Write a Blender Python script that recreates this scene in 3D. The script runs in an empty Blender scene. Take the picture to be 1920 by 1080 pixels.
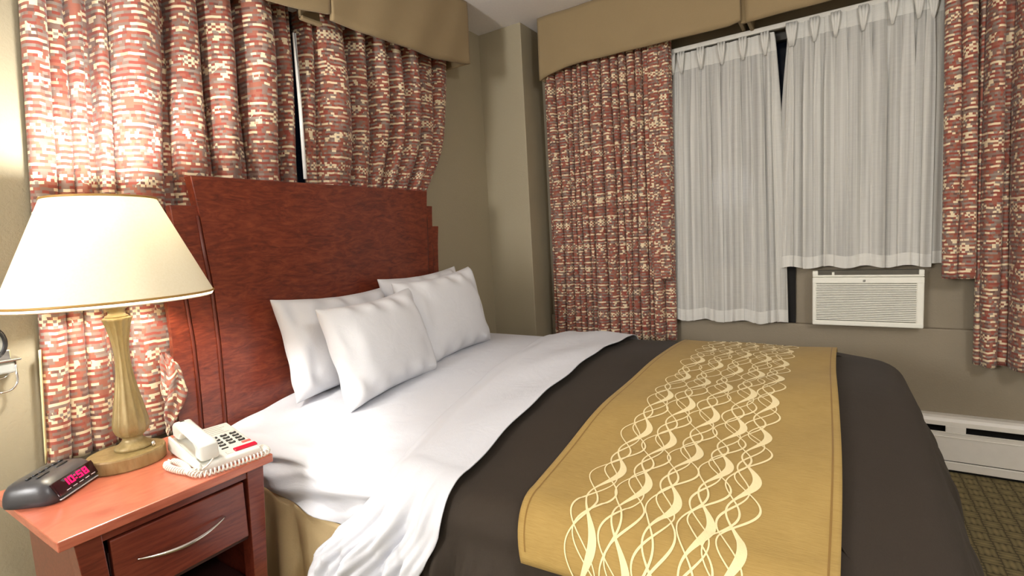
import bpy, bmesh, math, random
import numpy as np
from mathutils import Vector, Matrix

random.seed(7)
rng = np.random.RandomState(7)
sc = bpy.context.scene
COL = sc.collection
PI = math.pi

# ------------------------------------------------------------------ camera
def make_camera():
    yaw, pitch, roll = .9982, -.0989, -.0568
    f = np.array([math.sin(yaw)*math.cos(pitch), math.cos(yaw)*math.cos(pitch), math.sin(pitch)])
    r = np.cross(f, [0, 0, 1]); r /= np.linalg.norm(r); u = np.cross(r, f)
    c, s = math.cos(roll), math.sin(roll)
    r, u = c*r+s*u, -s*r+c*u
    cd = bpy.data.cameras.new('camera')
    cd.sensor_width = 36.0; cd.lens = 949.2889/1920*36.0
    cd.clip_start = .02; cd.clip_end = 60
    co = bpy.data.objects.new('camera', cd); COL.objects.link(co)
    M = Matrix(((r[0], u[0], -f[0], -1.66), (r[1], u[1], -f[1], -2.0378), (r[2], u[2], -f[2], 1.2766), (0, 0, 0, 1)))
    co.matrix_world = M
    sc.camera = co
make_camera()

# ------------------------------------------------------------------ world, light, exposure
w = bpy.data.worlds.new('night'); sc.world = w; w.use_nodes = True
w.node_tree.nodes['Background'].inputs[0].default_value = (.012, .014, .022, 1)
w.node_tree.nodes['Background'].inputs[1].default_value = .35
sc.view_settings.view_transform = 'Standard'
sc.view_settings.look = 'None'
sc.view_settings.gamma = 1
sc.view_settings.use_curve_mapping = False
sc.view_settings.exposure = 0.2
sc.cycles.max_bounces = 10
sc.cycles.diffuse_bounces = 5
sc.cycles.transparent_max_bounces = 16
sc.cycles.sample_clamp_indirect = 6
BULB = 1300.0         # emission of the bedside bulb
# fill lights added out of view to brighten the room
FILL_GLOBE = 75.0       # emission of the fill globe added behind the camera
pl_ = bpy.data.lights.new('fill_light', 'POINT'); pl_.shadow_soft_size = .34; pl_.energy = 265; pl_.color = (1.0, .985, .975)  # bare point added as fill from the left, no fixture
po = bpy.data.objects.new('fill_light', pl_); COL.objects.link(po); po.location = (-4.3, -.55, 1.9)

# ------------------------------------------------------------------ materials
MATS = {}
class NT:
    def __init__(self, m):
        self.t = m.node_tree; self.n = self.t.nodes; self.l = self.t.links
        self.n.clear()
    def add(self, typ, **kw):
        nd = self.n.new(typ)
        for k, v in kw.items():
            if k == 'inp':
                for i, val in v.items():
                    if isinstance(val, bpy.types.NodeSocket): self.l.new(val, nd.inputs[i])
                    else: nd.inputs[i].default_value = val
            else: setattr(nd, k, v)
        return nd
    def math(self, op, a, b=None, c=None, clamp=False):
        inp = {0: a}
        if b is not None: inp[1] = b
        if c is not None: inp[2] = c
        nd = self.add('ShaderNodeMath', operation=op, inp=inp); nd.use_clamp = clamp
        return nd.outputs[0]
    def mix(self, fac, a, b, blend='MIX'):
        nd = self.add('ShaderNodeMix', data_type='RGBA', blend_type=blend)
        for i, v in ((0, fac), (6, a), (7, b)):
            if isinstance(v, bpy.types.NodeSocket): self.l.new(v, nd.inputs[i])
            else: nd.inputs[i].default_value = v
        return nd.outputs[2]
    def ramp(self, fac, stops, interp='LINEAR'):
        nd = self.add('ShaderNodeValToRGB', inp={0: fac}); cr = nd.color_ramp; cr.interpolation = interp
        while len(cr.elements) < len(stops): cr.elements.new(.5)
        for e, (p, c) in zip(cr.elements, stops): e.position = p; e.color = c
        return nd.outputs[0]
    def noise(self, vec, scale, detail=3, rough=.5, dist=0):
        inp = {'Scale': scale, 'Detail': detail, 'Roughness': rough, 'Distortion': dist}
        if vec is not None: inp['Vector'] = vec
        return self.add('ShaderNodeTexNoise', inp=inp).outputs[0]
    def obj(self): return self.add('ShaderNodeTexCoord').outputs['Object']
    def uv(self): return self.add('ShaderNodeTexCoord').outputs['UV']
    def scale(self, vec, s):
        return self.add('ShaderNodeVectorMath', operation='MULTIPLY', inp={0: vec, 1: s}).outputs[0]
    def bump(self, h, strength=.3, dist=.01):
        return self.add('ShaderNodeBump', inp={'Strength': strength, 'Distance': dist, 'Height': h}).outputs[0]
    def out(self, sh):
        self.add('ShaderNodeOutputMaterial', inp={0: sh})
    def bsdf(self, **kw):
        nd = self.add('ShaderNodeBsdfPrincipled')
        for k, v in kw.items():
            k = {'color': 'Base Color', 'rough': 'Roughness', 'metal': 'Metallic', 'normal': 'Normal', 'spec': 'Specular IOR Level',
                 'coat': 'Coat Weight', 'coatr': 'Coat Roughness', 'sheen': 'Sheen Weight', 'sheenr': 'Sheen Roughness'}.get(k, k)
            if isinstance(v, bpy.types.NodeSocket): self.l.new(v, nd.inputs[k])
            else: nd.inputs[k].default_value = v
        return nd.outputs[0]
def newmat(name):
    m = bpy.data.materials.new(name); m.use_nodes = True; MATS[name] = m
    return NT(m)
def c4(r, g, b): return (r, g, b, 1)
def srgb(r, g, b):
    f = lambda v: (v/255/12.92) if v/255 <= .04045 else ((v/255+.055)/1.055)**2.4
    return (f(r), f(g), f(b), 1)

def simple(name, col, rough=.5, metal=0, var=.06, nscale=30, bump=0, **kw):
    t = newmat(name); o = t.obj()
    n = t.noise(o, nscale, 4)
    a = tuple(x*(1-var) for x in col[:3])+(1,); b = tuple(min(1, x*(1+var)) for x in col[:3])+(1,)
    colr = t.ramp(n, [(.3, a), (.7, b)])
    if bump: kw['normal'] = t.bump(n, bump, .003)
    t.out(t.bsdf(color=colr, rough=rough, metal=metal, **kw))
    return MATS[name]

# painted plaster / vinyl wall covering
def wall_mat(name, col):
    t = newmat(name); o = t.obj()
    n = t.noise(o, 130, 4, .6); big = t.noise(o, 3, 3)
    d = tuple(x*.93 for x in col[:3])+(1,)
    cc = t.mix(big, d, col)
    fl = t.ramp(t.noise(o, 60, 2), [(.68, c4(0, 0, 0)), (.74, c4(1, 1, 1))])
    cc = t.mix(t.math('MULTIPLY', fl, .10), cc, tuple(min(1, x*1.5) for x in col[:3])+(1,))
    t.out(t.bsdf(color=cc, rough=.55, spec=.35, normal=t.bump(n, .35, .004)))
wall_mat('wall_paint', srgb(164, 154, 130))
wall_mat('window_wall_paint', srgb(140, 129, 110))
wall_mat('wall_paint_plain', srgb(228, 224, 214))
simple('ceiling_paint', srgb(238, 234, 233), .8, bump=.15, nscale=90, var=.02)

# carpet with a basket weave
def carpet():
    t = newmat('carpet'); o = t.scale(t.obj(), (1/.058, 1/.058, 1))
    s = t.add('ShaderNodeSeparateXYZ', inp={0: o})
    x, y = s.outputs[0], s.outputs[1]
    fx, fy = t.math('FLOOR', x), t.math('FLOOR', y)
    ch = t.math('FLOORED_MODULO', t.math('ADD', fx, fy), 2.0)
    gx = t.math('ABSOLUTE', t.math('SUBTRACT', t.math('FRACT', x), .5)); gy = t.math('ABSOLUTE', t.math('SUBTRACT', t.math('FRACT', y), .5))
    ax = t.math('ABSOLUTE', t.math('SUBTRACT', t.math('FRACT', t.math('MULTIPLY', x, 3.0)), .5))
    ay = t.math('ABSOLUTE', t.math('SUBTRACT', t.math('FRACT', t.math('MULTIPLY', y, 3.0)), .5))
    line = t.add('ShaderNodeMix', data_type='FLOAT', inp={0: ch, 2: ax, 3: ay}).outputs[0]
    edge = t.math('MAXIMUM', gx, gy)
    m = t.math('ADD', t.math('MULTIPLY', line, .8), t.math('MULTIPLY', edge, 1.0))
    n = t.noise(t.obj(), 220, 3)
    m2 = t.math('ADD', m, t.math('MULTIPLY', n, .35))
    col = t.ramp(m2, [(.35, srgb(140, 126, 88)), (.8, srgb(112, 102, 74)), (1.0, srgb(76, 70, 54))])
    t.out(t.bsdf(color=col, rough=.95, spec=.1, normal=t.bump(n, .6, .006)))
carpet()

# woven brick-and-check drapery: uv in metres
def drape(name, tint):
    t = newmat(name); s = t.add('ShaderNodeSeparateXYZ', inp={0: t.uv()})
    u, v = s.outputs[0], s.outputs[1]
    wob = t.math('ADD', t.math('MULTIPLY', t.noise(t.scale(t.uv(), (9, 2.5, 1)), 1, 2), .012), t.math('MULTIPLY', t.noise(t.scale(t.uv(), (32, 5, 1)), 1, 1), .008))
    v = t.math('ADD', v, wob)
    vr = t.math('DIVIDE', v, .0092); row = t.math('FLOOR', vr)
    wn = t.add('ShaderNodeTexWhiteNoise', noise_dimensions='1D'); t.l.new(row, wn.inputs['W'])
    rr = wn.outputs['Value']
    cw = t.math('ADD', .0095, t.math('MULTIPLY', rr, .012))
    uc = t.math('FLOOR', t.math('ADD', t.math('DIVIDE', u, cw), t.math('MULTIPLY', rr, 7.3)))
    cv = t.add('ShaderNodeCombineXYZ', inp={0: uc, 1: row})
    wc = t.add('ShaderNodeTexWhiteNoise', noise_dimensions='2D', inp={'Vector': cv.outputs[0]})
    c = wc.outputs['Value']
    cream, pale, red, brick, taupe, brown, grey = [tuple(a*b for a, b in zip(srgb(*q)[:3], tint))+(1,) for q in
        ((240, 222, 186), (208, 168, 142), (152, 76, 64), (158, 98, 80), (138, 114, 104), (114, 80, 72), (150, 138, 128))]
    # cycle of 16 weft rows: red, grey and brick blocks between dashed cream rows
    fam = t.math('FLOORED_MODULO', row, 16.0)
    base = t.math('ADD', t.math('MULTIPLY', c, .8), t.math('MULTIPLY', rr, .2))
    odd = t.math('FLOORED_MODULO', row, 2.0)
    warm = t.ramp(base, [(0, red), (.24, brick), (.42, taupe), (.54, brown), (.64, red), (.80, cream), (.84, brick)], 'CONSTANT')
    cool = t.ramp(base, [(0, taupe), (.22, grey), (.40, brick), (.56, taupe), (.72, cream), (.81, grey), (.92, red)], 'CONSTANT')
    col = t.mix(odd, warm, cool)
    d3 = t.math('LESS_THAN', t.math('FLOORED_MODULO', t.math('ADD', fam, 1.0), 4.0), .5)
    dash = t.math('MULTIPLY', d3, t.math('GREATER_THAN', c, .53))
    col = t.mix(dash, col, t.mix(t.math('GREATER_THAN', c, .62), pale, cream))
    chk = t.math('FLOORED_MODULO', t.math('ADD', t.math('FLOOR', t.math('DIVIDE', u, .0125)), row), 2.0)
    isc = t.math('MULTIPLY', t.math('GREATER_THAN', fam, 8.5), t.math('LESS_THAN', fam, 12.5))
    patch = t.math('GREATER_THAN', t.noise(t.scale(t.uv(), (16, 8, 1)), 1, 2), .53)
    col = t.mix(t.math('MULTIPLY', t.math('MULTIPLY', chk, isc), patch), col, cream)
    isl = t.math('MULTIPLY', t.math('GREATER_THAN', fam, 14.5), t.math('GREATER_THAN', t.noise(t.scale(t.uv(), (20, 5, 1)), 1, 2), .51))
    col = t.mix(isl, col, cream)
    th = t.noise(t.scale(t.uv(), (900, 300, 1)), 1, 2)
    col = t.mix(t.math('MULTIPLY', th, .25), col, tuple(x*.55 for x in brown[:3])+(1,))
    t.out(t.bsdf(color=col, rough=.75, spec=.2, sheen=.15, normal=t.bump(t.math('ADD', t.math('FRACT', vr), th), .25, .002)))
drape('drapery_weave', (1, 1, 1))

def sheer_mat(name, clear):
    t = newmat(name); s = t.add('ShaderNodeSeparateXYZ', inp={0: t.uv()})
    n = t.noise(t.scale(t.uv(), (160, 6, 1)), 1, 3)
    st = t.ramp(t.noise(t.scale(t.uv(), (44, .7, 1)), 1, 2, .6), [(.38, c4(0, 0, 0)), (.62, c4(1, 1, 1))])
    n2 = t.noise(t.scale(t.uv(), (8, 200, 1)), 1, 3)
    col = t.mix(n, srgb(226, 225, 220), srgb(246, 245, 240))
    bs = t.add('ShaderNodeBsdfDiffuse', inp={0: col}).outputs[0]
    tr = t.add('ShaderNodeBsdfTranslucent', inp={0: col}).outputs[0]
    a = t.add('ShaderNodeMixShader', inp={0: .25, 1: bs, 2: tr}).outputs[0]
    tp = t.add('ShaderNodeBsdfTransparent').outputs[0]
    fac = t.math('ADD', clear-.1, t.math('ADD', t.math('MULTIPLY', t.math('MULTIPLY', n, n2), .25), t.math('MULTIPLY', st, clear*1.5)), clamp=True)
    t.out(t.add('ShaderNodeMixShader', inp={0: fac, 1: a, 2: tp}).outputs[0])
sheer_mat('sheer_voile', .16)
sheer_mat('sheer_hem', .04)

def wood(name, dark, mid, light, gscale=(5, 30, 30), rough=.28, coat=.5):
    t = newmat(name); o = t.obj()
    wv = t.noise(t.scale(o, gscale), 1.2, 6, .62, 1.6)
    fig = t.noise(t.scale(o, (gscale[0]*.7, gscale[1]*.5, gscale[2]*.6)), 2.3, 4, .6, 2.2)
    col = t.ramp(t.math('ADD', t.math('MULTIPLY', wv, .6), t.math('MULTIPLY', fig, .4)), [(.36, dark), (.5, mid), (.66, light)])
    t.out(t.bsdf(color=col, rough=rough, coat=coat, coatr=.22, spec=.4, normal=t.bump(fig, .05, .002)))
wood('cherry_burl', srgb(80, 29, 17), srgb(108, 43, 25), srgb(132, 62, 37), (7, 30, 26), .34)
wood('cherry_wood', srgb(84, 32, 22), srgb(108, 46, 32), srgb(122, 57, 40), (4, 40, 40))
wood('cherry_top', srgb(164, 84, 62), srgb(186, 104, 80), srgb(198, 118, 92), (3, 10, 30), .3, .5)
simple('cherry_groove', srgb(82, 30, 16), .4)
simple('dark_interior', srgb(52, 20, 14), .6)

simple('nickel', srgb(214, 210, 204), .22, 1.0)
simple('chrome', srgb(225, 225, 228), .08, 1.0)
simple('gold_trim', srgb(176, 138, 74), .5, .3)
def antique():
    t = newmat('antique_gold'); o = t.obj()
    n = t.noise(t.scale(o, (1, 1, .3)), 60, 5, .6); n2 = t.noise(o, 12, 3)
    col = t.ramp(n, [(.25, srgb(128, 109, 70)), (.5, srgb(152, 134, 92)), (.78, srgb(172, 155, 114))])
    col = t.mix(t.math('MULTIPLY', n2, .4), col, srgb(136, 114, 70))
    t.out(t.bsdf(color=col, rough=.40, metal=.25, normal=t.bump(n, .2, .003)))
antique()
def shade_mat():
    t = newmat('lamp_shade_cloth'); n = t.noise(t.scale(t.obj(), (200, 200, 200)), 1, 2)
    col = t.mix(n, srgb(240, 230, 200), srgb(250, 242, 218))
    d = t.add('ShaderNodeBsdfDiffuse', inp={0: col}).outputs[0]
    r = t.add('ShaderNodeBsdfTranslucent', inp={0: srgb(250, 232, 180)}).outputs[0]
    t.out(t.add('ShaderNodeMixShader', inp={0: .017, 1: d, 2: r}).outputs[0])
shade_mat()
t = newmat('shade_lining'); t.out(t.add('ShaderNodeMixShader', inp={0: .45, 1: t.add('ShaderNodeBsdfDiffuse', inp={0: srgb(250, 248, 240)}).outputs[0], 2: t.add('ShaderNodeBsdfTranslucent', inp={0: srgb(252, 250, 240)}).outputs[0]}).outputs[0])
t = newmat('bulb_base_glow'); t.out(t.add('ShaderNodeEmission', inp={0: (1, .96, .90, 1), 1: BULB*.38}).outputs[0])
t = newmat('bulb_glow'); t.out(t.add('ShaderNodeEmission', inp={0: (1, .96, .90, 1), 1: BULB}).outputs[0])
t = newmat('clock_digits'); t.out(t.add('ShaderNodeEmission', inp={0: (1, .012, .10, 1), 1: 2.0}).outputs[0])
t = newmat('fill_globe_glow'); t.out(t.add('ShaderNodeEmission', inp={0: (1, .985, .97, 1), 1: FILL_GLOBE}).outputs[0])
simple('black_plastic', srgb(58, 58, 62), .32, bump=.04, nscale=200)
simple('button_black', srgb(22, 22, 24), .4)
simple('display_lens', srgb(36, 8, 16), .08)
simple('silver_print', srgb(200, 200, 205), .4)
simple('ivory_plastic', srgb(222, 222, 214), .3, var=.02)
simple('cord_plastic', srgb(232, 226, 214), .35, var=.02)
simple('paper_label', srgb(206, 206, 198), .7)
simple('label_print', srgb(150, 150, 146), .7)
simple('red_plastic', srgb(196, 30, 56), .25, var=.05)
simple('salmon_plastic', srgb(222, 108, 96), .35)
simple('grey_key', srgb(46, 46, 44), .4)
simple('ac_plastic', srgb(232, 231, 220), .42, var=.02)
simple('ac_recess', srgb(84, 80, 70), .7)
simple('heater_paint', srgb(226, 222, 214), .4, var=.02)
simple('gap_black', srgb(18, 16, 14), .9)
simple('frame_metal', srgb(70, 68, 64), .5)
simple('rail_white', srgb(225, 222, 214), .5)
simple('wand_white', srgb(240, 240, 236), .3)
simple('cream_piping', srgb(240, 226, 170), .8)

def cloth(name, a, b, scale=(250, 250, 250), rough=.85, bump=.15, sheen=.1, big=6, wr=0, extra=None):
    t = newmat(name); o = t.obj()
    n = t.noise(t.scale(o, scale), 1, 3); n2 = t.noise(o, big, 4, .6)
    col = t.mix(t.math('ADD', t.math('MULTIPLY', n, .6), t.math('MULTIPLY', n2, .4)), a, b)
    h = n
    if wr:
        n3 = t.noise(t.scale(o, extra or (5, 7, 9)), 1.5, 4, .5, 1.0)
        h = t.math('ADD', t.math('MULTIPLY', n, .06), t.math('MULTIPLY', n3, wr))
    t.out(t.bsdf(color=col, rough=rough, spec=.2, sheen=sheen, normal=t.bump(h, bump, .02 if wr else .003)))
cloth('valance_cloth', srgb(138, 119, 88), srgb(156, 137, 104), (500, 500, 400), bump=.25)
cloth('white_cotton', srgb(204, 206, 213), srgb(216, 218, 224), (500, 500, 500), .8, .4, 0, 6, .3, (6, 5, 11))
cloth('white_pillow', srgb(212, 213, 217), srgb(222, 223, 227), (500, 500, 500), .8, .35, 0, 6, .3, (7, 7, 7))
cloth('brown_duvet', srgb(43, 37, 31), srgb(56, 48, 40), (160, 400, 300), .75, .3, .03, 9, .12, (9, 3, 9))
cloth('runner_gold', srgb(136, 110, 58), srgb(178, 150, 90), (420, 34, 420), .8, .25, .05, 14)
cloth('runner_seam', srgb(120, 92, 46), srgb(140, 108, 56), (420, 60, 420), .8)
cloth('runner_ribbon', srgb(226, 208, 158), srgb(238, 222, 176), (300, 300, 300), .7)
cloth('skirt_satin', srgb(190, 166, 124), srgb(204, 182, 140), (200, 200, 200), .38, .1, 0, 5)
def glass():
    t = newmat('night_glass')
    tp = t.add('ShaderNodeBsdfTransparent', inp={0: (.55, .58, .6, 1)}).outputs[0]
    gl = t.add('ShaderNodeBsdfGlossy', inp={0: (.9, .9, .95, 1), 1: .06}).outputs[0]
    t.out(t.add('ShaderNodeMixShader', inp={0: .010, 1: tp, 2: gl}).outputs[0])
glass()
simple('clear_plastic', srgb(235, 240, 235), .1, var=.01, **{'Transmission Weight': .6})

# ------------------------------------------------------------------ helpers
def link(name, me, mat=None, parent=None, smooth=True, loc=None, rot=None):
    o = bpy.data.objects.new(name, me); COL.objects.link(o)
    if mat: me.materials.append(MATS[mat])
    if smooth:
        me.polygons.foreach_set('use_smooth', [True]*len(me.polygons))
    if parent: o.parent = parent
    if loc is not None: o.location = loc
    if rot is not None: o.rotation_euler = rot
    return o
def tag(o, label=None, cat=None, group=None, kind=None):
    for k, v in (('label', label), ('category', cat), ('group', group), ('kind', kind)):
        if v: o[k] = v
    return o
def thing(name, label, cat, loc=(0, 0, 0), rotz=0, group=None):
    o = bpy.data.objects.new(name, None); COL.objects.link(o)
    o.empty_display_size = .05; o.location = loc; o.rotation_euler = (0, 0, rotz)
    return tag(o, label, cat, group)
def frombm(name, bm, mat, parent=None, smooth=False, **kw):
    bmesh.ops.recalc_face_normals(bm, faces=bm.faces)
    me = bpy.data.meshes.new(name); bm.to_mesh(me); bm.free()
    return link(name, me, mat, parent, smooth, **kw)
def box_bm(bm, lo, hi, bevel=0, seg=2):
    lo, hi = Vector(lo), Vector(hi)
    r = bmesh.ops.create_cube(bm, size=1)
    for v in r['verts']:
        v.co = Vector(((lo[i]+hi[i])/2+v.co[i]*(hi[i]-lo[i])) for i in range(3))
    if bevel:
        vs = set(r['verts']); es = [e for e in bm.edges if e.verts[0] in vs and e.verts[1] in vs]
        bmesh.ops.bevel(bm, geom=es, offset=bevel, segments=seg, profile=.5, affect='EDGES', clamp_overlap=True)
    return r
def box(name, lo, hi, mat, parent=None, bevel=.002, seg=2, **kw):
    bm = bmesh.new(); box_bm(bm, lo, hi, bevel, seg)
    o = frombm(name, bm, mat, parent, False, **kw)
    return o
def grid_mesh(name, P, uv=None, closed_u=False):
    """P: array (nu, nv, 3) -> quad mesh"""
    nu, nv = P.shape[:2]
    me = bpy.data.meshes.new(name)
    idx = np.arange(nu*nv).reshape(nu, nv)
    a = idx[:-1, :-1]; b = idx[1:, :-1]; c = idx[1:, 1:]; d = idx[:-1, 1:]
    F = np.stack([a, b, c, d], -1).reshape(-1, 4)
    if closed_u:
        F2 = np.stack([idx[-1, :-1], idx[0, :-1], idx[0, 1:], idx[-1, 1:]], -1).reshape(-1, 4)
        F = np.concatenate([F, F2])
    me.from_pydata(P.reshape(-1, 3).tolist(), [], F.tolist())
    if uv is not None:
        l = me.uv_layers.new(name='UVMap'); U = uv.reshape(-1, 2)[F.reshape(-1)]
        l.data.foreach_set('uv', U.astype(np.float32).ravel())
    me.update()
    return me
def lathe_mesh(name, prof, n=40, flute=None):
    """prof: list of (r, z[, flute depth])"""
    P = np.zeros((n, len(prof), 3))
    for i in range(n):
        a = 2*PI*i/n
        for j, q in enumerate(prof):
            r = q[0]
            if len(q) > 2: r -= q[2]*abs(math.sin(a*6))**.6
            P[i, j] = (r*math.cos(a), r*math.sin(a), q[1])
    me = grid_mesh(name, P, closed_u=True)
    bm = bmesh.new(); bm.from_mesh(me)
    bmesh.ops.remove_doubles(bm, verts=bm.verts, dist=1e-6)
    bmesh.ops.recalc_face_normals(bm, faces=bm.faces); bm.to_mesh(me); bm.free()
    return me
def tube_mesh(name, pts, r, n=8, caps=True, closed=False):
    pts = np.array(pts, float); m = len(pts)
    R = np.full(m, r) if np.isscalar(r) else np.array(r)
    T = np.gradient(pts, axis=0)
    if closed: T = np.roll(pts, -1, 0)-np.roll(pts, 1, 0)
    T /= np.linalg.norm(T, axis=1)[:, None]+1e-12
    up = np.array([0, 0, 1.]) if abs(T[0][2]) < .9 else np.array([1., 0, 0])
    N = np.cross(T[0], up); N /= np.linalg.norm(N)
    P = np.zeros((m, n+1, 3))
    for i in range(m):
        N = N-T[i]*np.dot(N, T[i]); N /= np.linalg.norm(N)+1e-12; B = np.cross(T[i], N)
        for k in range(n+1):
            a = 2*PI*k/n
            P[i, k] = pts[i]+R[i]*(math.cos(a)*N+math.sin(a)*B)
    if closed: P = np.concatenate([P, P[:1]])
    me = grid_mesh(name, P)
    bm = bmesh.new(); bm.from_mesh(me)
    bmesh.ops.remove_doubles(bm, verts=bm.verts, dist=1e-7)
    if caps and not closed:
        bmesh.ops.holes_fill(bm, edges=[e for e in bm.edges if e.is_boundary], sides=0)
    bmesh.ops.recalc_face_normals(bm, faces=bm.faces); bm.to_mesh(me); bm.free()
    return me
def prism(name, poly, axis, a, b, mat, parent=None, bevel=0, **kw):
    """extrude a 2d polygon along axis from a to b. axis y: poly in (x,z); axis x: poly in (y,z); axis z: poly in (x,y)"""
    bm = bmesh.new()
    def mk(p, t): return {'y': (p[0], t, p[1]), 'x': (t, p[0], p[1]), 'z': (p[0], p[1], t)}[axis]
    v0 = [bm.verts.new(mk(p, a)) for p in poly]; v1 = [bm.verts.new(mk(p, b)) for p in poly]
    n = len(poly)
    bm.faces.new(v0); bm.faces.new(v1[::-1])
    for i in range(n): bm.faces.new((v0[i], v0[(i+1) % n], v1[(i+1) % n], v1[i]))
    if bevel: bmesh.ops.bevel(bm, geom=list(bm.edges), offset=bevel, segments=2, profile=.5, affect='EDGES', clamp_overlap=True)
    return frombm(name, bm, mat, parent, False, **kw)
def solid(o, th, off=0):
    m = o.modifiers.new('thickness', 'SOLIDIFY'); m.thickness = th; m.offset = off
    return o
def smoothstep(a, b, x):
    t = np.clip((np.asarray(x, float)-a)/(b-a), 0, 1); return t*t*(3-2*t)

# ------------------------------------------------------------------ the room
H = 2.674; WA = .05; WW = 1.60; XL = -6.0; YF = -5.5
def struct(o): return tag(o, kind='structure')
struct(box('floor', (XL-.1, YF-.1, -.1), (WW+.2, WA+.2, 0), 'carpet', bevel=0))
struct(box('ceiling', (XL-.1, YF-.1, H), (WW+.2, WA+.2, H+.1), 'ceiling_paint', bevel=0))
struct(box('wall_left', (XL-.1, YF, 0), (XL, WA, H), 'wall_paint_plain', bevel=0))
struct(box('wall_front', (XL, YF-.1, 0), (WW, YF, H), 'wall_paint_plain', bevel=0))
def wall_with_hole(name, mk, s0, s1, hs0, hs1, hz0, hz1, mat):
    bm = bmesh.new()
    for (a, b, c, d) in ((s0, hs0, 0, H), (hs1, s1, 0, H), (hs0, hs1, 0, hz0), (hs0, hs1, hz1, H)):
        lo, hi = mk(a, c), mk(b, d)
        box_bm(bm, [min(x, y) for x, y in zip(lo[0], hi[0])], [max(x, y) for x, y in zip(lo[1], hi[1])])
    return struct(frombm(name, bm, mat))
# back wall (behind the headboard) with its window
wall_with_hole('wall_back', lambda s, z: ((s, WA, z), (s, WA+.15, z)), XL, WW, -.95, .62, .95, 2.32, 'wall_paint')
# right wall with its window
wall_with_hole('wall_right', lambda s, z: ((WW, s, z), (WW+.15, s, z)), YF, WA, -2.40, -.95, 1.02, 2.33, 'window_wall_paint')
# lower part of the right wall stands proud and ends in a ledge below the window
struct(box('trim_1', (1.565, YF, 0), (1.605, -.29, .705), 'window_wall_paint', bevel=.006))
# boxed-in column in the corner
struct(box('wall_corner', (1.333, -.287, 0), (1.62, .06, H), 'wall_paint', bevel=.004))
# window frames and panes
def window(name, axis, plane, s0, s1, z0, z1, mull):
    def b(nm, a0, a1, c0, c1, d0, d1, mat, par):
        if axis == 'y': return box(nm, (a0, plane+d0, c0), (a1, plane+d1, c1), mat, par, bevel=.003)
        return box(nm, (plane+d0, a0, c0), (plane+d1, a1, c1), mat, par, bevel=.003)
    root = thing(name, None, None); root['kind'] = 'structure'
    f = .05
    b('frame', s0, s1, z0, z0+f, .04, .10, 'frame_metal', root); b('frame', s0, s1, z1-f, z1, .04, .10, 'frame_metal', root)
    b('frame', s0, s0+f, z0+f, z1-f, .04, .10, 'frame_metal', root); b('frame', s1-f, s1, z0+f, z1-f, .04, .10, 'frame_metal', root)
    xs = [s0+f]+[q for q in mull]+[s1-f]
    for q in mull: b('mullion', q-.02, q+.02, z0+f, z1-f, .045, .095, 'frame_metal', root)
    for a, c in zip(xs[:-1], xs[1:]): b('pane', a, c, z0+f, z1-f, .068, .074, 'night_glass', root)
window('window_1', 'y', WA, -.95, .62, .95, 2.32, [-.17])
window('window_2', 'x', WW, -2.40, -.95, 1.02, 2.33, [-1.82])
struct(box('trim_2', (1.578, -1.846, .706), (1.604, -1.795, 1.03), 'gap_black', bevel=.002))

# ------------------------------------------------------------------ curtains
def pleated(name, axis, plane, tops, bots, z1, z0, amp, hem=None, rows=70, per=18, mat='drapery_weave', parent=None,
            seed=0, shape=.85, omega=.8, wig=.006, thick=.0025, zamp=None):
    """Cloth hung in folds. tops/bots: positions of the valleys between folds along the wall at the top and at the hem.
    amp: depth of each fold (list or number); plane: where the valleys lie; folds bulge into the room."""
    r = np.random.RandomState(seed); n = len(tops)-1
    A = np.full(n, amp) if np.isscalar(amp) else np.array(amp)
    tops, bots = np.array(tops, float), np.array(bots, float)
    zs = np.linspace(0, 1, rows)
    ph = r.rand(n+1)*6.28; ph2 = r.rand(n)*6.28
    P = []
    for i in range(n):
        ts = np.linspace(0, 1, per, endpoint=(i == n-1))
        for t in ts:
            colm = []
            for k in zs:
                va = tops[i]*(1-k)+bots[i]*k+(wig*math.sin(ph[i]+k*5) if 0 < i else 0)
                vb = tops[i+1]*(1-k)+bots[i+1]*k+(wig*math.sin(ph[i+1]+k*5) if i+1 < n else 0)
                s = va+(vb-va)*(t-omega*math.sin(2*PI*t)/(2*PI))
                a = A[i]*(1+.18*math.sin(ph2[i]+k*4))
                zz_hem = z0 if hem is None else hem((s))
                z = z1+(zz_hem-z1)*k
                if zamp: a *= zamp(z, s)
                d = a*math.sin(PI*t)**shape+.004*math.sin(s*60+ph2[i]+k*7)
                colm.append((s, d, z))
            P.append(colm)
    P = np.array(P)
    s, d, z = P[..., 0], P[..., 1], P[..., 2]
    mid = rows//2
    du = np.sqrt(np.diff(s[:, mid])**2+np.diff(d[:, mid])**2); U = np.concatenate([[0], np.cumsum(du)])
    uv = np.stack([np.repeat(U[:, None], rows, 1)+seed*1.37, z+seed*.91], -1)
    Q = np.zeros_like(P)
    if axis == 'y': Q[..., 0] = s; Q[..., 1] = plane-d
    else: Q[..., 1] = s; Q[..., 0] = plane-d
    Q[..., 2] = z
    o = link(name, grid_mesh(name, Q, uv), mat, parent)
    if thick: solid(o, thick)
    return o

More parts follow.
